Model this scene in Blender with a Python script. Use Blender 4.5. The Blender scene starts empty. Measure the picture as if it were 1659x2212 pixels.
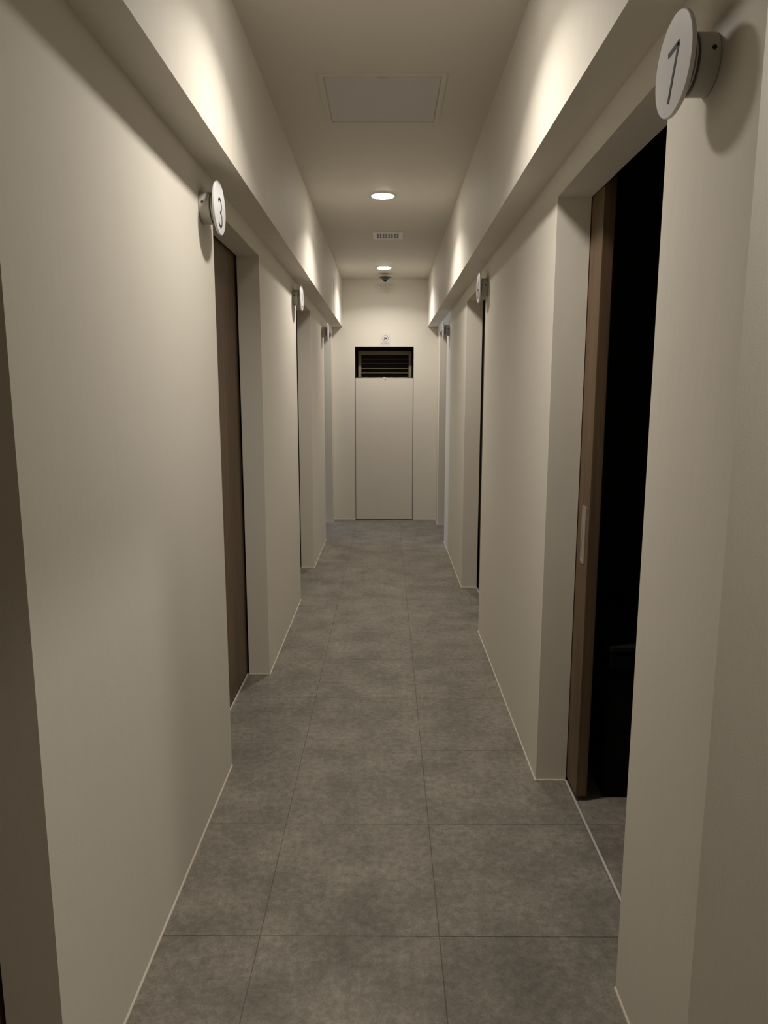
import bpy, bmesh, math, random
from math import sin, cos, pi, radians
from mathutils import Vector, Matrix
random.seed(4)
scene = bpy.context.scene

# ---------------------------------------------------------------- camera
FPX, PITCH, YAW, ROLL, EYE = 1559.2, .1629, .0037, .0009, 1.5
cam = bpy.data.cameras.new('camera'); cam_ob = bpy.data.objects.new('camera', cam)
scene.collection.objects.link(cam_ob)
cam.sensor_fit = 'HORIZONTAL'; cam.sensor_width = 36.0
cam.lens = FPX / 1659.0 * 36.0
cam.clip_start = .02
c_, s_ = cos(PITCH), sin(PITCH); cr, sr = cos(ROLL), sin(ROLL)
right = Vector((cr, sr * s_, sr * c_)); up = Vector((-sr, cr * s_, cr * c_)); fwd = Vector((0, c_, -s_))
M = Matrix((right, up, -fwd)).transposed()
M = Matrix.Rotation(YAW, 3, 'Z') @ M
M4 = M.to_4x4(); M4.translation = Vector((0, 0, EYE))
cam_ob.matrix_world = M4
scene.camera = cam_ob

# ---------------------------------------------------------------- world, exposure
world = bpy.data.worlds.new('world'); scene.world = world; world.use_nodes = True
world.node_tree.nodes['Background'].inputs[0].default_value = (.004, .004, .005, 1)
world.node_tree.nodes['Background'].inputs[1].default_value = 1.0
scene.view_settings.view_transform = 'Standard'
scene.view_settings.look = 'None'
scene.view_settings.gamma = 1.0
scene.view_settings.use_curve_mapping = False
scene.view_settings.exposure = 0.0
LAMP = 11.3                  # watts of each corridor downlight
LAMP_SPREAD = 131.0          # degrees, beam of the downlight lens
GLOW = 58.0                  # brightness of the diffusers themselves
LAMP_COL = (1.0, .93, .835)
NEAR_LAMP = 13.0              # the downlight of the side area on the right, behind the camera
WINDOW_BLUE = 62.0

# ---------------------------------------------------------------- measures (metres)
XL, XR = -.6307, .5872           # corridor wall faces
UL, UR = -.5164, .4708           # faces of the dropped upper walls
ZS, ZC, ZL, YE = 2.257, 2.788, 2.167, 8.55
XLI, XRI = -.741, .704           # inner ends of the jambs
YB = -1.6                        # wall behind the camera
TX, TY = .5024, .5335            # floor tile module
JX, JY = .1495, 1.802

# ---------------------------------------------------------------- helpers
def link(o, parent=None):
    scene.collection.objects.link(o)
    if parent is not None: o.parent = parent
    return o

def obj(name, bm, mat, parent=None, smooth=False):
    me = bpy.data.meshes.new(name)
    bmesh.ops.recalc_face_normals(bm, faces=bm.faces)
    bm.to_mesh(me); bm.free()
    mats = mat if isinstance(mat, (list, tuple)) else [mat]
    for m in mats: me.materials.append(m)
    if smooth:
        for p in me.polygons: p.use_smooth = True
    o = bpy.data.objects.new(name, me)
    return link(o, parent)

def tag(o, label, cat, group=None):
    o['label'] = label; o['category'] = cat
    if group: o['group'] = group
    return o

def struct(name, bm, mat, label=None, smooth=False):
    o = obj(name, bm, mat, None, smooth); o['kind'] = 'structure'
    if label: o['label'] = label
    return o

def empty(name, loc, label, cat, group=None):
    o = bpy.data.objects.new(name, None); link(o); o.location = loc
    o.empty_display_size = .05
    return tag(o, label, cat, group)

def box(bm, x0, x1, y0, y1, z0, z1, bevel=0, mi=0):
    if x0 > x1: x0, x1 = x1, x0
    vs = [bm.verts.new((x, y, z)) for z in (z0, z1) for x, y in ((x0, y0), (x1, y0), (x1, y1), (x0, y1))]
    fs = [(0, 1, 2, 3), (4, 5, 6, 7), (0, 1, 5, 4), (1, 2, 6, 5), (2, 3, 7, 6), (3, 0, 4, 7)]
    faces = [bm.faces.new([vs[i] for i in f]) for f in fs]
    for f in faces: f.material_index = mi
    if bevel:
        es = list({e for f in faces for e in f.edges})
        bmesh.ops.recalc_face_normals(bm, faces=faces)
        bmesh.ops.bevel(bm, geom=es, offset=bevel, segments=2, affect='EDGES', profile=.5)
    return bm

def nb(): return bmesh.new()

def lathe(bm, prof, n=48, axis='Z', origin=(0, 0, 0), cap=True):
    """prof: list of (radius, height) revolved about the axis"""
    ox, oy, oz = origin
    rings = []
    for r, h in prof:
        ring = []
        if r < 1e-6:
            p = {'Z': (ox, oy, oz + h), 'X': (ox + h, oy, oz), 'Y': (ox, oy + h, oz)}[axis]
            ring = [bm.verts.new(p)]
        else:
            for i in range(n):
                a = 2 * pi * i / n; u, v = r * cos(a), r * sin(a)
                p = {'Z': (ox + u, oy + v, oz + h), 'X': (ox + h, oy + u, oz + v), 'Y': (ox + u, oy + h, oz + v)}[axis]
                ring.append(bm.verts.new(p))
        rings.append(ring)
    for a, b in zip(rings, rings[1:]):
        if len(a) == 1 and len(b) == 1: continue
        if len(a) == 1:
            for i in range(n): bm.faces.new((a[0], b[i], b[(i + 1) % n]))
        elif len(b) == 1:
            for i in range(n): bm.faces.new((a[i], a[(i + 1) % n], b[0]))
        else:
            for i in range(n): bm.faces.new((a[i], a[(i + 1) % n], b[(i + 1) % n], b[i]))
    if cap:
        for r in (rings[0], rings[-1]):
            if len(r) > 2: bm.faces.new(r)
    return bm

def stroke(bm, pts, w, origin, ax, ay, n, t=.0006, taper=None):
    """flat ribbon of width w along 2-D pts, placed by origin + x*ax + y*ay, thickness t along n"""
    origin, ax, ay, n = Vector(origin), Vector(ax), Vector(ay), Vector(n)
    L, R = [], []
    for i, p in enumerate(pts):
        a = Vector(pts[max(i - 1, 0)]); b = Vector(pts[min(i + 1, len(pts) - 1)])
        d = (b - a).normalized(); q = Vector((-d.y, d.x))
        if 0 < i < len(pts) - 1:
            d1 = (Vector(p) - a).normalized(); m = max(.35, q.dot(Vector((-d1.y, d1.x))))
        else: m = 1
        ww = w * .5 / m
        L.append(Vector(p) + q * ww); R.append(Vector(p) - q * ww)
    P = lambda v, h: origin + ax * v.x + ay * v.y + n * h
    tl = [bm.verts.new(P(v, t)) for v in L]; tr = [bm.verts.new(P(v, t)) for v in R]
    bl = [bm.verts.new(P(v, 0)) for v in L]; br = [bm.verts.new(P(v, 0)) for v in R]
    for i in range(len(pts) - 1):
        bm.faces.new((tl[i], tl[i + 1], tr[i + 1], tr[i]))
        bm.faces.new((bl[i], bl[i + 1], br[i + 1], br[i]))
        bm.faces.new((tl[i], tl[i + 1], bl[i + 1], bl[i]))
        bm.faces.new((tr[i], tr[i + 1], br[i + 1], br[i]))
    for i in (0, len(pts) - 1): bm.faces.new((tl[i], tr[i], br[i], bl[i]))
    return bm

# ---------------------------------------------------------------- materials
def mat(name):
    m = bpy.data.materials.new(name); m.use_nodes = True
    return m, m.node_tree, m.node_tree.nodes['Principled BSDF']

def plain(name, col, rough=.6, metal=0, var=.04, scale=25, spec=.5):
    m, nt, b = mat(name)
    N, Lk = nt.nodes.new, nt.links.new
    g = N('ShaderNodeNewGeometry'); n = N('ShaderNodeTexNoise'); n.inputs['Scale'].default_value = scale
    n.inputs['Detail'].default_value = 4
    r = N('ShaderNodeMapRange'); r.inputs[3].default_value = 1 - var; r.inputs[4].default_value = 1 + var
    mx = N('ShaderNodeMix'); mx.data_type = 'RGBA'; mx.blend_type = 'MULTIPLY'; mx.inputs[0].default_value = 1
    mx.inputs[6].default_value = (*col, 1)
    Lk(g.outputs['Position'], n.inputs['Vector']); Lk(n.outputs['Fac'], r.inputs[0])
    Lk(r.outputs[0], mx.inputs[7]); Lk(mx.outputs[2], b.inputs['Base Color'])
    b.inputs['Roughness'].default_value = rough; b.inputs['Metallic'].default_value = metal
    b.inputs['Specular IOR Level'].default_value = spec
    return m

def paint(name, col, bump=.5):
    """rolled wall paint: fine roller texture, slow trowel waves, faint colour drift"""
    m, nt, b = mat(name)
    N, Lk = nt.nodes.new, nt.links.new
    g = N('ShaderNodeNewGeometry')
    n1 = N('ShaderNodeTexNoise'); n1.inputs['Scale'].default_value = 1.6; n1.inputs['Detail'].default_value = 3
    mpw = N('ShaderNodeMapping'); mpw.inputs['Scale'].default_value = (1, 1, .3)
    n2 = N('ShaderNodeTexNoise'); n2.inputs['Scale'].default_value = 5.5; n2.inputs['Detail'].default_value = 4
    n3 = N('ShaderNodeTexNoise'); n3.inputs['Scale'].default_value = 260; n3.inputs['Detail'].default_value = 2
    for n in (n1, n3): Lk(g.outputs['Position'], n.inputs['Vector'])
    Lk(g.outputs['Position'], mpw.inputs['Vector']); Lk(mpw.outputs[0], n2.inputs['Vector'])
    r = N('ShaderNodeMapRange'); r.inputs[3].default_value = .97; r.inputs[4].default_value = 1.03
    mx = N('ShaderNodeMix'); mx.data_type = 'RGBA'; mx.blend_type = 'MULTIPLY'; mx.inputs[0].default_value = 1
    mx.inputs[6].default_value = (*col, 1)
    Lk(n1.outputs['Fac'], r.inputs[0]); Lk(r.outputs[0], mx.inputs[7]); Lk(mx.outputs[2], b.inputs['Base Color'])
    b1 = N('ShaderNodeBump'); b1.inputs['Strength'].default_value = bump; b1.inputs['Distance'].default_value = .02
    b2 = N('ShaderNodeBump'); b2.inputs['Strength'].default_value = .08; b2.inputs['Distance'].default_value = .002
    Lk(n2.outputs['Fac'], b1.inputs['Height']); Lk(n3.outputs['Fac'], b2.inputs['Height'])
    Lk(b1.outputs[0], b2.inputs['Normal']); Lk(b2.outputs[0], b.inputs['Normal'])
    b.inputs['Roughness'].default_value = .62; b.inputs['Specular IOR Level'].default_value = .3
    return m

def tile_mat():
    m, nt, b = mat('stone_look_tile')
    N, Lk = nt.nodes.new, nt.links.new
    g = N('ShaderNodeNewGeometry')
    big = N('ShaderNodeTexNoise'); big.inputs['Scale'].default_value = 4.5; big.inputs['Detail'].default_value = 7; big.inputs['Roughness'].default_value = .62
    mid = N('ShaderNodeTexNoise'); mid.inputs['Scale'].default_value = 38; mid.inputs['Detail'].default_value = 6; mid.inputs['Roughness'].default_value = .75
    spk = N('ShaderNodeTexNoise'); spk.inputs['Scale'].default_value = 170; spk.inputs['Detail'].default_value = 3
    for n in (big, mid, spk): Lk(g.outputs['Position'], n.inputs['Vector'])
    cr1 = N('ShaderNodeValToRGB'); e = cr1.color_ramp.elements
    e[0].position = .34; e[0].color = (.160, .142, .118, 1); e[1].position = .68; e[1].color = (.262, .236, .198, 1)
    Lk(big.outputs['Fac'], cr1.inputs[0])
    r2 = N('ShaderNodeMapRange'); r2.inputs[1].default_value = .3; r2.inputs[2].default_value = .7; r2.inputs[3].default_value = .66; r2.inputs[4].default_value = 1.36
    Lk(mid.outputs['Fac'], r2.inputs[0])
    r3 = N('ShaderNodeMapRange'); r3.inputs[1].default_value = .3; r3.inputs[2].default_value = .7; r3.inputs[3].default_value = .88; r3.inputs[4].default_value = 1.12
    Lk(spk.outputs['Fac'], r3.inputs[0])
    oi = N('ShaderNodeObjectInfo'); r4 = N('ShaderNodeMapRange'); r4.inputs[3].default_value = .96; r4.inputs[4].default_value = 1.04
    Lk(oi.outputs['Random'], r4.inputs[0])
    m1 = N('ShaderNodeMath'); m1.operation = 'MULTIPLY'; Lk(r2.outputs[0], m1.inputs[0]); Lk(r3.outputs[0], m1.inputs[1])
    m2 = N('ShaderNodeMath'); m2.operation = 'MULTIPLY'; Lk(m1.outputs[0], m2.inputs[0]); Lk(r4.outputs[0], m2.inputs[1])
    mx = N('ShaderNodeMix'); mx.data_type = 'RGBA'; mx.blend_type = 'MULTIPLY'; mx.inputs[0].default_value = 1
    Lk(cr1.outputs[0], mx.inputs[6]); Lk(m2.outputs[0], mx.inputs[7]); Lk(mx.outputs[2], b.inputs['Base Color'])
    b.inputs['Roughness'].default_value = .58; b.inputs['Specular IOR Level'].default_value = .35
    bp = N('ShaderNodeBump'); bp.inputs['Strength'].default_value = .12; bp.inputs['Distance'].default_value = .002
    Lk(mid.outputs['Fac'], bp.inputs['Height']); Lk(bp.outputs[0], b.inputs['Normal'])
    return m

def wood_mat():
    m, nt, b = mat('brown_wood_laminate')
    N, Lk = nt.nodes.new, nt.links.new
    g = N('ShaderNodeNewGeometry'); mp = N('ShaderNodeMapping'); mp.inputs['Scale'].default_value = (28, 28, 1.3)
    n = N('ShaderNodeTexNoise'); n.inputs['Scale'].default_value = 1.6; n.inputs['Detail'].default_value = 7; n.inputs['Roughness'].default_value = .6
    Lk(g.outputs['Position'], mp.inputs[0]); Lk(mp.outputs[0], n.inputs['Vector'])
    cr1 = N('ShaderNodeValToRGB'); e = cr1.color_ramp.elements
    e[0].position = .3; e[0].color = (.092, .058, .032, 1); e[1].position = .7; e[1].color = (.178, .113, .062, 1)
    Lk(n.outputs['Fac'], cr1.inputs[0]); Lk(cr1.outputs[0], b.inputs['Base Color'])
    b.inputs['Roughness'].default_value = .5
    return m

def glow(name, col, s):
    m = bpy.data.materials.new(name); m.use_nodes = True; nt = m.node_tree
    nt.nodes.clear(); o = nt.nodes.new('ShaderNodeOutputMaterial'); e = nt.nodes.new('ShaderNodeEmission')
    e.inputs[0].default_value = (*col, 1); e.inputs[1].default_value = s
    nt.links.new(e.outputs[0], o.inputs[0]); return m

WALL = paint('cream_wall_paint', (.755, .715, .635), .15)
WALL2 = paint('trowelled_upper_wall_paint', (.755, .715, .635), .6)
CEIL = paint('ceiling_paint', (.74, .70, .62), .1)
TILE = tile_mat()
GROUT = plain('dark_joint', (.115, .10, .083), .9)
WOOD = wood_mat()
CAULK = plain('cream_caulk', (.70, .64, .54), .45)
STEEL = plain('brushed_steel', (.72, .70, .69), .32, 1.0, .08, 120)
RAILM = plain('matt_aluminium', (.72, .69, .66), .45, .25)
WHITE = plain('white_plastic', (.74, .725, .745), .35)
GREYW = plain('grey_white_panel', (.67, .65, .655), .6)
OFFW = plain('painted_bracket', (.50, .48, .43), .5)
INK = plain('dark_grey_print', (.022, .028, .035), .6, spec=.2)
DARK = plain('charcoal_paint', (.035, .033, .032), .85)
SOOT = plain('black_upholstery', (.006, .0055, .006), .95, spec=.08)
NICHE = plain('dark_brown_lining', (.018, .012, .009), .9)
OLIVE = plain('tan_metal_frame', (.30, .265, .18), .5)
CCTV = plain('dark_blue_grey_plastic', (.04, .045, .055), .35)
LENS = plain('black_gloss_dome', (.006, .006, .008), .08)
YEL = plain('pale_yellow_connector', (.62, .60, .30), .5)
RED = plain('faded_red_print', (.55, .24, .20), .5)
STICK = plain('milky_plastic_sticker', (.74, .71, .69), .12)
GREYINK = plain('grey_print', (.09, .08, .08), .5)
PEEL = plain('torn_paper_edge', (.30, .17, .10), .8)
DIFF = glow('lamp_diffuser', (1, .945, .86), GLOW)
BLUE = glow('daylight_pane', (.52, .68, 1.0), WINDOW_BLUE)

# ---------------------------------------------------------------- floor
FX0, FX1 = XLI - .05, 2.9
bm = nb(); box(bm, -3.0, FX1, YB, YE + .3, -.06, -.0016)
floor = struct('floor', bm, GROUT)
gap = .0006
def tile_region(x0, x1, y0, y1):
    i0 = math.floor((x0 - JX) / TX); i1 = math.ceil((x1 - JX) / TX)
    j0 = math.floor((y0 - JY) / TY); j1 = math.ceil((y1 - JY) / TY)
    cache = {}
    for j in range(j0, j1):
        for i in range(i0, i1):
            a, b = max(JX + i * TX, x0), min(JX + (i + 1) * TX, x1)
            c, d = max(JY + j * TY, y0), min(JY + (j + 1) * TY, y1)
            if b - a < .01 or d - c < .01: continue
            if b - a < .08: continue            # a sliver is part of the tile beside it
            if 0 < x1 - b < .08: b = x1
            if 0 < a - x0 < .08: a = x0
            k = (round(b - a, 4), round(d - c, 4))
            if k not in cache:
                t = nb(); w, h = (b - a) / 2 - gap, (d - c) / 2 - gap
                # slab with eased top edge
                lo = [t.verts.new((sx * w, sy * h, -.0026)) for sx, sy in ((-1, -1), (1, -1), (1, 1), (-1, 1))]
                md = [t.verts.new((sx * w, sy * h, -.0008)) for sx, sy in ((-1, -1), (1, -1), (1, 1), (-1, 1))]
                tp = [t.verts.new((sx * (w - .0012), sy * (h - .0012), 0)) for sx, sy in ((-1, -1), (1, -1), (1, 1), (-1, 1))]
                for q in range(4):
                    r = (q + 1) % 4
                    t.faces.new((lo[q], lo[r], md[r], md[q])); t.faces.new((md[q], md[r], tp[r], tp[q]))
                t.faces.new(tp); t.faces.new(lo[::-1])
                o = obj('tile', t, TILE, floor); cache[k] = o
            else:
                o = cache[k].copy(); link(o, floor)
            o.location = ((a + b) / 2, (c + d) / 2, 0)
tile_region(FX0, XRI - .0050, YB, YE + .02)      # the corridor
tile_region(XRI + .0030, FX1, YB, 4.3)           # side area and the open room on the right

# ---------------------------------------------------------------- walls with door openings
DL = [(.25, 1.225), (2.742, 3.705), (5.15, 6.12), (7.38, 8.37)]       # doors 4, 3, 2, 1
DR = [(1.627, 2.628), (4.44, 5.48), (7.247, 8.205)]                    # doors 7, 6, 5
def run(bm, xa, xb, y0, y1, doors):
    y = y0
    for a, b in doors:
        if a > y: box(bm, xa, xb, y, a, 0, ZS)
        box(bm, xa, xb, a, b, ZL, ZS)
        y = b
    box(bm, xa, xb, y, y1, 0, ZS)
bm = nb(); run(bm, XLI, XL, YB, YE, DL); struct('wall_left', bm, WALL)
bm = nb(); run(bm, XR, XRI, 1.228, YE, DR); struct('wall_right', bm, WALL)
bm = nb(); box(bm, XLI, UL, YB, YE, ZS, ZC); struct('wall_upper_left', bm, WALL2)
bm = nb(); box(bm, UR, XRI, YB, YE, ZS, ZC); struct('wall_upper_right', bm, WALL2)
bm = nb(); box(bm, XRI, FX1, 1.228, 1.33, 0, ZC); struct('wall_near_right', bm, WALL)
bm = nb(); box(bm, -1.0, FX1, YB - .12, YB, 0, ZC); struct('wall_back', bm, WALL)
bm = nb(); box(bm, FX1, FX1 + .1, YB, 1.33, 0, ZC); struct('wall_side_area', bm, WALL)
# end wall with the flush door opening and the deep recess above it
EX0, EX1, EZ0, EZ1 = -.3725, .3115, 1.674, 2.033
bm = nb()
box(bm, -1.0, EX0, YE, YE + .42, 0, ZC); box(bm, EX1, 1.0, YE, YE + .42, 0, ZC)
box(bm, EX0, EX1, YE, YE + .42, EZ1, ZC)
struct('wall_end', bm, WALL)
bm = nb(); box(bm, -1.0, FX1, YB, YE, ZC, ZC + .1); ceiling = struct('ceiling', bm, CEIL)

# open dark room behind doorway 7
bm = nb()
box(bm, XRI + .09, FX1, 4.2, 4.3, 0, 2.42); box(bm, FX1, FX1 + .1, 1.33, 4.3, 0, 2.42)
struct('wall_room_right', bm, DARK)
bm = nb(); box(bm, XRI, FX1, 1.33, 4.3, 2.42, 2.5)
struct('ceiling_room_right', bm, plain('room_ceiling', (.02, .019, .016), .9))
# room behind doorway 1 with its window
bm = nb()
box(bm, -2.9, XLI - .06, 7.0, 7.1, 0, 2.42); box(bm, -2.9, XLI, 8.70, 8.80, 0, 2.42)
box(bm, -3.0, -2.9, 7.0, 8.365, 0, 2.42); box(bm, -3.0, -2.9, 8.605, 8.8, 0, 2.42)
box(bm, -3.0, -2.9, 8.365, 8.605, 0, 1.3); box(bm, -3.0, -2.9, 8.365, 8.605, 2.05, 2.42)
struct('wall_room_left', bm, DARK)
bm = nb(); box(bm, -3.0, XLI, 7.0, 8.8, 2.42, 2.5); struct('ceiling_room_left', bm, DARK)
bm = nb()
for a in ((8.365, 8.39, 1.3, 2.05), (8.58, 8.605, 1.3, 2.05), (8.39, 8.58, 1.3, 1.33), (8.39, 8.58, 2.02, 2.05)):
    box(bm, -2.97, -2.92, a[0], a[1], a[2], a[3])
win = struct('window_1', bm, WHITE)
bm = nb(); box(bm, -2.965, -2.96, 8.39, 8.58, 1.33, 2.02); obj('pane', bm, BLUE, win)

# ---------------------------------------------------------------- caulk lines at the wall feet
def bead(bm, x, sgn, y0, y1, w=.0042, h=.005):
    v = []
    for y in (y0, y1):
        v.append([bm.verts.new((x, y, 0)), bm.verts.new((x + sgn * w, y, 0)), bm.verts.new((x + sgn * w * .55, y, h * .6)), bm.verts.new((x, y, h))])
    for i in range(4): bm.faces.new((v[0][i], v[0][(i + 1) % 4], v[1][(i + 1) % 4], v[1][i]))
    bm.faces.new(v[0]); bm.faces.new(v[1])
bm = nb(); y = YB
for a, b in DL + [(YE, YE)]:
    bead(bm, XL, 1, y, a); y = b
for a, b in DL[1:]: box(bm, XLI, XL, b - .005, b, 0, .005)
struct('baseboard_left', bm, CAULK)
bm = nb(); y = 1.228
for a, b in DR + [(YE, YE)]:
    bead(bm, XR, -1, y, a); y = b
for a, b in DR: box(bm, XR, XRI, b - .005, b, 0, .005)
struct('baseboard_right', bm, CAULK)
bm = nb(); box(bm, XL, EX0, YE - .006, YE, 0, .012); box(bm, EX1, XR, YE - .006, YE, 0, .012)
struct('baseboard_end', bm, CAULK)

# ---------------------------------------------------------------- sliding doors
def handle(parent, y, xf, sgn):
    """flush pull: rounded long plate with a sunk finger slot, on the corridor face of the leaf"""
    h = nb(); zc = 1.0
    for d, ry, rz in ((.0022, .0245, .105),):
        n = 10; ring = []
        for qx, qz, a0 in ((1, 1, 0), (-1, 1, pi / 2), (-1, -1, pi), (1, -1, 3 * pi / 2)):
            for i in range(n + 1):
                a = a0 + pi / 2 * i / n; r = .008
                ring.append((qx * (ry - r) + r * cos(a), qz * (rz - r) + r * sin(a)))
        outer = [h.verts.new((xf + sgn * d, y + u, zc + w)) for u, w in ring]
        base = [h.verts.new((xf, y + u, zc + w)) for u, w in ring]
        inner = [h.verts.new((xf + sgn * d, y + u * .62, zc + w * .90)) for u, w in ring]
        deep = [h.verts.new((xf + sgn * .0004, y + u * .58, zc + w * .89)) for u, w in ring]
        m = len(ring)
        for i in range(m):
            j = (i + 1) % m
            h.faces.new((base[i], base[j], outer[j], outer[i])); h.faces.new((outer[i], outer[j], inner[j], inner[i]))
            h.faces.new((inner[i], inner[j], deep[j], deep[i]))
        h.faces.new(deep)
    obj('door_handle', h, STEEL, parent)

def leaf(n, side, y0, y1, hy, z0=.012, g=.012):
    xa, xb = ((XLI - g, XLI - g - .04) if side < 0 else (XRI + g, XRI + g + .04))
    d = nb(); box(d, xa, xb, y0, y1, z0, 2.20, bevel=.0015)
    o = struct('door_%d' % n, d, WOOD)
    handle(o, hy, xa, -side * 1.0)
    e = nb(); box(e, min(xa, xb) + .004, max(xa, xb) - .004, y0 - .0012 if hy < (y0 + y1) / 2 else y1, y0 if hy < (y0 + y1) / 2 else y1 + .0012, z0 + .01, 2.19)
    obj('edge_strip', e, WOOD, o)
    return o
leaf(4, -1, .20, 1.26, .32)
leaf(3, -1, 2.69, 3.74, 2.82)
leaf(2, -1, 5.10, 6.16, 5.23)
leaf(1, -1, 6.44, 7.36, 7.25)
leaf(7, 1, 2.486, 3.50, 2.547, .018, .003)
leaf(6, 1, 4.39, 5.52, 4.52, g=.016)
leaf(5, 1, 7.20, 8.245, 7.33)

# bright floor guide rails under the leaves
def rail(n, side, y0, y1):
    r = nb(); x = XLI - .0065 if side < 0 else XRI - .001
    box(r, x - .0035, x + .0035, y0, y1, 0, .0075 if side < 0 else .005)
    struct('trim_%d' % n, r, RAILM)
for n, (sd, a, b) in enumerate([(-1, *DL[0]), (-1, *DL[1]), (-1, *DL[2]), (-1, *DL[3]), (1, *DR[0]), (1, *DR[1]), (1, *DR[2])], 1):
    rail(n, sd, a, b)

# ---------------------------------------------------------------- end wall: flush door, recess, louvre
bm = nb(); box(bm, EX0 + .0065, EX1 - .0065, YE + .001, YE + .041, .008, EZ0, bevel=.0012)
d8 = struct('door_8', bm, paint('door_paint', (.74, .69, .61), .06))
bm = nb(); lathe(bm, [(0, -.012), (.0045, -.011), (.006, -.006), (.0045, 0)], 16, 'Y', (-.02, YE + .001, EZ0 - .0065))
obj('latch', bm, STEEL, d8)
# dark lining of the recess and dark frame behind the door
bm = nb()
YN = YE + .30
box(bm, EX0, EX0 + .004, YE + .004, YN, 0, EZ1); box(bm, EX1 - .004, EX1, YE + .004, YN, 0, EZ1)
box(bm, EX0 + .004, EX1 - .004, YE + .004, YN, EZ1 - .004, EZ1); box(bm, EX0 + .004, EX1 - .004, YN, YN + .02, 0, EZ1)
struct('trim_8', bm, NICHE)
YV = YE + .215
lv = empty('louvre_vent', (-.023, YV, EZ0), 'dark horizontal louvre in a tan metal frame, sunk in the recess above the end door', 'vent')
def rel(o, par):
    o.location = Vector(o.location) - Vector(par.location)
    return o
bm = nb()
fx0, fx1, fz0, fz1 = -.340, .294, 1.676, 1.998; ft = .034
for a in ((fx0, fx0 + ft, fz0, fz1), (fx1 - ft, fx1, fz0, fz1), (fx0 + ft, fx1 - ft, fz1 - .046, fz1), (fx0 + ft, fx1 - ft, fz0, fz0 + .006)):
    box(bm, a[0], a[1], YV, YV + .045, a[2], a[3])
rel(obj('frame', bm, OLIVE, lv), lv)
first = None
for z in (1.742, 1.792, 1.848, 1.903):
    if first is None:
        bm = nb()
        w = (fx1 - fx0) / 2 - ft; cx = 0
        vs = []
        prof = [(0, .0022), (0, -.0022), (.035, -.0012), (.035, .0012)]
        for sx in (-w, w): vs.append([bm.verts.new((sx, py, pz)) for py, pz in prof])
        for i in range(4): bm.faces.new((vs[0][i], vs[0][(i + 1) % 4], vs[1][(i + 1) % 4], vs[1][i]))
        bm.faces.new(vs[0]); bm.faces.new(vs[1])
        first = o = obj('slat', bm, OLIVE, lv)
    else: o = first.copy(); link(o, lv)
    o.location = Vector(((fx0 + fx1) / 2, YV + .006, z)) - lv.location
bm = nb(); box(bm, fx0 + .01, fx1 - .01, YV + .046, YV + .052, fz0, fz1); rel(obj('back_panel', bm, NICHE, lv), lv)
# polished rod across the sill of the recess
bm = nb()
for sx in (EX0 + .004, EX1 - .004):
    pass
n = 14; ra, rb = [], []
for i in range(n):
    a = 2 * pi * i / n
    ra.append(bm.verts.new((EX0 + .004, YE + .03 + .0045 * cos(a), EZ0 + .0075 + .0045 * sin(a))))
    rb.append(bm.verts.new((EX1 - .004, YE + .03 + .0045 * cos(a), EZ0 + .0075 + .0045 * sin(a))))
for i in range(n): bm.faces.new((ra[i], ra[(i + 1) % n], rb[(i + 1) % n], rb[i]))
bm.faces.new(ra); bm.faces.new(rb)
o = obj('metal_rod', bm, plain('polished_steel', (.35, .33, .33), .12, 1.0, .02), None, True)
tag(o, 'thin polished metal rod along the bottom of the dark recess', 'rod')

# ---------------------------------------------------------------- no-camera notice above the recess
st = empty('notice_sticker', (-.017, YE, 2.105), 'small pale notice with a red ring and black camera symbol above the louvre', 'sign')
bm = nb(); box(bm, -.066, .066, -.0014, 0, -.068, .078, bevel=.0006); obj('backing', bm, STICK, st)
AX, AY, NN = (1, 0, 0), (0, 0, 1), (0, -1, 0)
O = (0, -.0014, .0215)
bm = nb(); stroke(bm, [(.0335 * cos(2 * pi * i / 40), .0335 * sin(2 * pi * i / 40)) for i in range(41)], .0052, O, AX, AY, NN)
stroke(bm, [(-.024, -.0225), (.010, .004)], .0035, O, AX, AY, NN, .0003); obj('red_ring', bm, RED, st)
bm = nb()
stroke(bm, [(-.0135, .0075), (.0165, .001)], .014, O, AX, AY, NN, .0009)
stroke(bm, [(.004, -.0045), (.0175, -.002)], .009, O, AX, AY, NN, .0008)
stroke(bm, [(-.009, .001), (-.011, -.011), (-.0185, -.0105)], .0055, O, AX, AY, NN, .0007)
obj('camera_symbol', bm, INK, st)
bm = nb(); rr = random.Random(8)
def glyph_row(z, x0, x1, h, w, step):
    x = x0
    while x < x1:
        k = rr.choice((0, 1, 2))
        stroke(bm, [(x, z), (x + step * .62, z)], w, O, AX, AY, NN, .0005)
        if k != 1: stroke(bm, [(x + step * .3, z - h / 2), (x + step * .3, z + h / 2)], w, O, AX, AY, NN, .0006)
        if k: stroke(bm, [(x, z + h / 2), (x + step * .62, z + h / 2)], w, O, AX, AY, NN, .0004)
        x += step
glyph_row(-.0525, -.046, .042, .0100, .0022, .0105)
glyph_row(-.0725, -.040, .036, .0050, .0012, .0062)
obj('lettering', bm, GREYINK, st)

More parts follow.
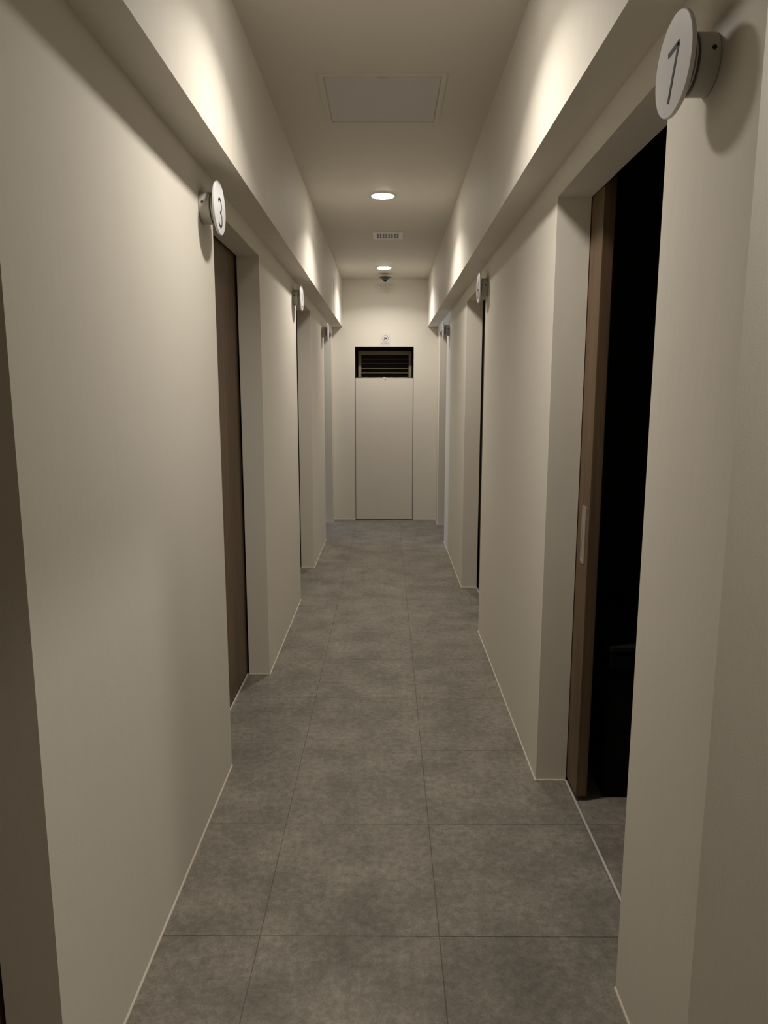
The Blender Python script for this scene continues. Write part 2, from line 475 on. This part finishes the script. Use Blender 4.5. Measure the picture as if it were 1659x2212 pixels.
# ---------------------------------------------------------------- numbered room signs
def arc(cx, cy, rx, ry, a0, a1, n=18):
    return [(cx + rx * cos(radians(a0 + (a1 - a0) * i / n)), cy + ry * sin(radians(a0 + (a1 - a0) * i / n))) for i in range(n + 1)]
GLY = {   # unit height 1, centred
 '7': [[(-.27, .435), (.285, .475)], [(.27, .475), (-.14, -.5)]],
 '3': [arc(-.02, .255, .25, .235, 150, -85), arc(-.02, -.235, .28, .255, 85, -150)],
 '6': [arc(0, -.22, .26, .27, 0, 360, 30), [(-.255, -.17), (-.20, .10), (.10, .5)]],
 '2': [arc(0, .22, .25, .265, 160, -25) + [(-.27, -.46)], [(-.27, -.465), (.28, -.465)]],
 '1': [[(-.16, .34), (.02, .48)], [(.02, .5), (.02, -.5)]],
 '5': [[(.24, .47), (-.17, .47), (-.21, .06)], arc(0, -.17, .27, .30, 135, -145)],
}
def room_sign(num, side, y, z, D, label):
    X = XL if side < 0 else XR
    o_ = -side                       # outward direction into the corridor
    t = empty('room_number_sign', (X, y, z), label, 'sign', 'round room number signs beside the doors')
    R = .0865
    b = nb(); lathe(b, [(.049, 0), (.0515, .002 * o_), (.0515, .034 * o_), (.050, .036 * o_)], 48, 'X'); obj('bracket', b, OFFW, t, False)
    b = nb(); lathe(b, [(.034, .034 * o_), (.034, (D - .008) * o_)], 32, 'X', cap=False); obj('neck', b, CCTV, t)
    b = nb(); lathe(b, [(.034, .0405 * o_), (.0485, .0405 * o_), (.0485, .0435 * o_), (.034, .0435 * o_)], 40, 'X', cap=False); obj('collar', b, OFFW, t)
    b = nb(); lathe(b, [(0, (D - .008) * o_), (R - .002, (D - .008) * o_), (R, (D - .006) * o_), (R, (D - .0015) * o_), (R - .0015, D * o_), (0, D * o_)], 72, 'X')
    obj('disc', b, WHITE, t)
    b = nb(); ang = radians(10)
    p = Vector((.014 * o_, -.0515 * cos(ang), .0515 * sin(ang)))
    lathe(b, [(0, -.0008), (.0042, -.0008), (.0042, .003), (0, .003)], 14, 'Y')
    bmesh.ops.rotate(b, verts=b.verts, matrix=Matrix.Rotation(-ang, 3, 'X'))
    bmesh.ops.translate(b, verts=b.verts, vec=p); obj('screw', b, INK, t)
    ax = Vector((0, -side * -1.0 * -1.0, 0))
    ax = Vector((0, 1, 0)) if side < 0 else Vector((0, -1, 0))   # reading direction of the face
    b = nb(); Hh = .092
    for g in GLY[num]:
        stroke(b, [(u * Hh, v * Hh) for u, v in g], .0092 if num == '7' else .0084, (D * o_, 0, -.015), ax, (0, 0, 1), (o_, 0, 0), .0007)
    obj('numeral', b, INK, t)
    return t
room_sign('7', 1, 1.432, 2.090, .067, 'round white sign numbered 7, largest, beside the open dark doorway')
room_sign('3', -1, 2.590, 2.121, .062, 'round white sign numbered 3 beside the brown wooden door on the left')
room_sign('6', 1, 4.395, 2.112, .052, 'round white sign numbered 6, second on the right wall')
room_sign('2', -1, 5.02, 2.135, .060, 'round white sign numbered 2, middle one on the left wall')
room_sign('5', 1, 7.00, 2.088, .060, 'round white sign numbered 5, farthest on the right wall')
room_sign('1', -1, 7.22, 2.090, .060, 'round white sign numbered 1, farthest on the left wall')

# ---------------------------------------------------------------- downlights
def downlight(x, y, label, watts=LAMP, spread=LAMP_SPREAD, r=.0735):
    t = empty('downlight', (x, y, ZC), label, 'ceiling light', 'round downlights in the ceiling')
    b = nb(); lathe(b, [(r + .012, 0), (r + .011, -.004), (r + .003, -.0065), (r, -.005), (r, 0)], 64, cap=False); obj('trim_ring', b, WHITE, t, True)
    b = nb(); lathe(b, [(r, -.0045), (r * .9, -.0085), (r * .6, -.0125), (r * .3, -.014), (0, -.0145)], 64, cap=False); obj('diffuser', b, DIFF, t, True)
    la = bpy.data.lights.new('lamp_light', 'AREA'); la.shape = 'DISK'; la.size = 2 * r * .96
    la.energy = watts; la.color = LAMP_COL; la.spread = radians(spread)
    lo = bpy.data.objects.new('lamp_light', la); link(lo, t); lo.location = (0, 0, -.0155)
    return t
downlight(-.028, 5.034, 'bright round downlight nearer the viewer, in front of the ceiling vent')
downlight(-.031, 7.802, 'bright round downlight near the end wall, above the dark camera', LAMP, 140)
downlight(-.028, 2.266, 'round ceiling downlight just above the top edge of the view', LAMP * .95, 127)
downlight(1.30, .78, 'round downlight of the side area right of the viewer', NEAR_LAMP, 170)

# ---------------------------------------------------------------- ceiling access hatch
hx0, hx1, hy0, hy1 = -.288, .247, 3.197, 3.745
t = empty('access_hatch', ((hx0 + hx1) / 2, (hy0 + hy1) / 2, ZC), 'square grey-white access hatch in the ceiling, nearest the viewer', 'hatch')
w, h = (hx1 - hx0) / 2, (hy1 - hy0) / 2
bm = nb()
for a in ((-w, w, -h, -h + .022), (-w, w, h - .022, h), (-w, -w + .022, -h + .022, h - .022), (w - .022, w, -h + .022, h - .022)):
    box(bm, *a, -.004, 0)
obj('frame', bm, CEIL, t)
bm = nb(); box(bm, -w + .027, w - .027, -h + .027, h - .027, -.0035, 0, bevel=.001); obj('panel', bm, GREYW, t)
bm = nb(); box(bm, -.022, .022, -h + .028, -h + .034, -.006, -.003); obj('latch', bm, OFFW, t)

# ---------------------------------------------------------------- ceiling vent with punched grille
vx0, vx1, vy0, vy1 = -.118, .129, 6.126, 6.373
t = empty('ceiling_vent', ((vx0 + vx1) / 2, (vy0 + vy1) / 2, ZC), 'square white punched vent grille in the ceiling between the two downlights', 'vent')
w = (vx1 - vx0) / 2; g = w - .03
bm = nb()
for a in ((-w, w, -w, -g), (-w, w, g, w), (-w, -g, -g, g), (g, w, -g, g)): box(bm, *a, -.007, 0)
obj('frame', bm, WHITE, t)
bm = nb(); nx, ny = 8, 4; cw, ch = 2 * g / nx, 2 * g / ny
for iy in range(ny):
    off = 0
    for ix in range(nx):
        x0, y0 = -g + ix * cw, -g + iy * ch; cx, cy = x0 + cw / 2, y0 + ch / 2
        K = 16; outer = []; inner = []
        for k in range(K):
            a = 2 * pi * k / K; dx, dy = cos(a), sin(a); s = 1 / max(abs(dx), abs(dy))
            outer.append(bm.verts.new((cx + dx * s * cw / 2, cy + dy * s * ch / 2, -.0045)))
            inner.append((bm.verts.new((cx + dx * cw * .41, cy + dy * ch * .40, -.0045)), bm.verts.new((cx + dx * cw * .41, cy + dy * ch * .40, -.003))))
        for k in range(K):
            q = (k + 1) % K
            bm.faces.new((outer[k], outer[q], inner[q][0], inner[k][0])); bm.faces.new((inner[k][0], inner[q][0], inner[q][1], inner[k][1]))
bmesh.ops.remove_doubles(bm, verts=bm.verts, dist=1e-5)
obj('grille', bm, WHITE, t)
bm = nb(); box(bm, -g, g, -g, g, -.0015, 0); obj('backing', bm, NICHE, t)

# ---------------------------------------------------------------- small dome camera hanging below the ceiling
t = empty('dome_camera', (-.020, 8.2, ZC), 'small dark dome camera hanging below the ceiling in front of the end wall', 'camera')
bm = nb(); lathe(bm, [(.0105, 0), (.0105, -.020), (.008, -.022)], 20); obj('connector', bm, YEL, t)
bm = nb(); lathe(bm, [(.009, -.020), (.012, -.024), (.012, -.036)], 20); obj('stem', bm, STEEL, t)
bm = nb(); lathe(bm, [(.013, -.030), (.045, -.032), (.069, -.037), (.070, -.039), (.068, -.0415), (.040, -.051), (.036, -.058), (.024, -.064), (.020, -.066)], 48); obj('housing', bm, CCTV, t, True)
bm = nb(); lathe(bm, [(.0225, -.060)] + [(.0225 * cos(a), -.064 - .0225 * sin(a)) for a in [pi / 2 * i / 8 for i in range(9)]], 32, cap=False); obj('dome', bm, LENS, t, True)
for i, a in enumerate((-150, -90, -30)):
    b = nb(); lathe(b, [(0, -.002), (.003, 0), (.003, .003)], 10, 'Z', (.031 * cos(radians(a)), .031 * sin(radians(a)), -.0655)); obj('infrared_lamp', b, OFFW, t)

# ---------------------------------------------------------------- torn seam on the upper left wall near the end
rr = random.Random(3)
t = empty('torn_seam', (UL, 7.25, 2.44), 'thin torn brown paper seam high on the left wall near the end', 'seam')
bm = nb(); pts = []
for i in range(15):
    k = i / 14; z = .15 - .335 * k; y = -.07 + .17 * k + rr.uniform(-.006, .006); pts.append((y, z))
stroke(bm, pts, .009, (0, 0, 0), (0, 1, 0), (0, 0, 1), (1, 0, 0), .0012); obj('tear', bm, PEEL, t)
bm = nb(); vs = [bm.verts.new((.0016, a, b)) for a, b in ((-.01, .02), (.05, -.01), (.055, -.055), (.03, -.10), (.01, -.05))]
bm.faces.new(vs); r = bmesh.ops.extrude_face_region(bm, geom=list(bm.faces)); bmesh.ops.translate(bm, verts=[v for v in r['geom'] if isinstance(v, bmesh.types.BMVert)], vec=(-.0016, 0, 0))
obj('flap', bm, plain('bare_plaster', (.72, .6, .48), .9), t)

# ---------------------------------------------------------------- low black bench inside the open room
t = empty('bench', (1.415, 2.9, 0), 'low black bench standing inside the open doorway on the right', 'bench')
bm = nb(); box(bm, -.60, .60, -.39, .40, .0, .50, bevel=.006); obj('body', bm, SOOT, t)
bm = nb(); box(bm, -.605, .605, -.402, .405, .502, .572, bevel=.012); obj('cushion', bm, SOOT, t)
bm = nb(); box(bm, -.605, .605, -.404, .407, .574, .596, bevel=.004); obj('edge_band', bm, plain('dark_edge_trim', (.010, .0095, .009), .9, spec=.12), t)
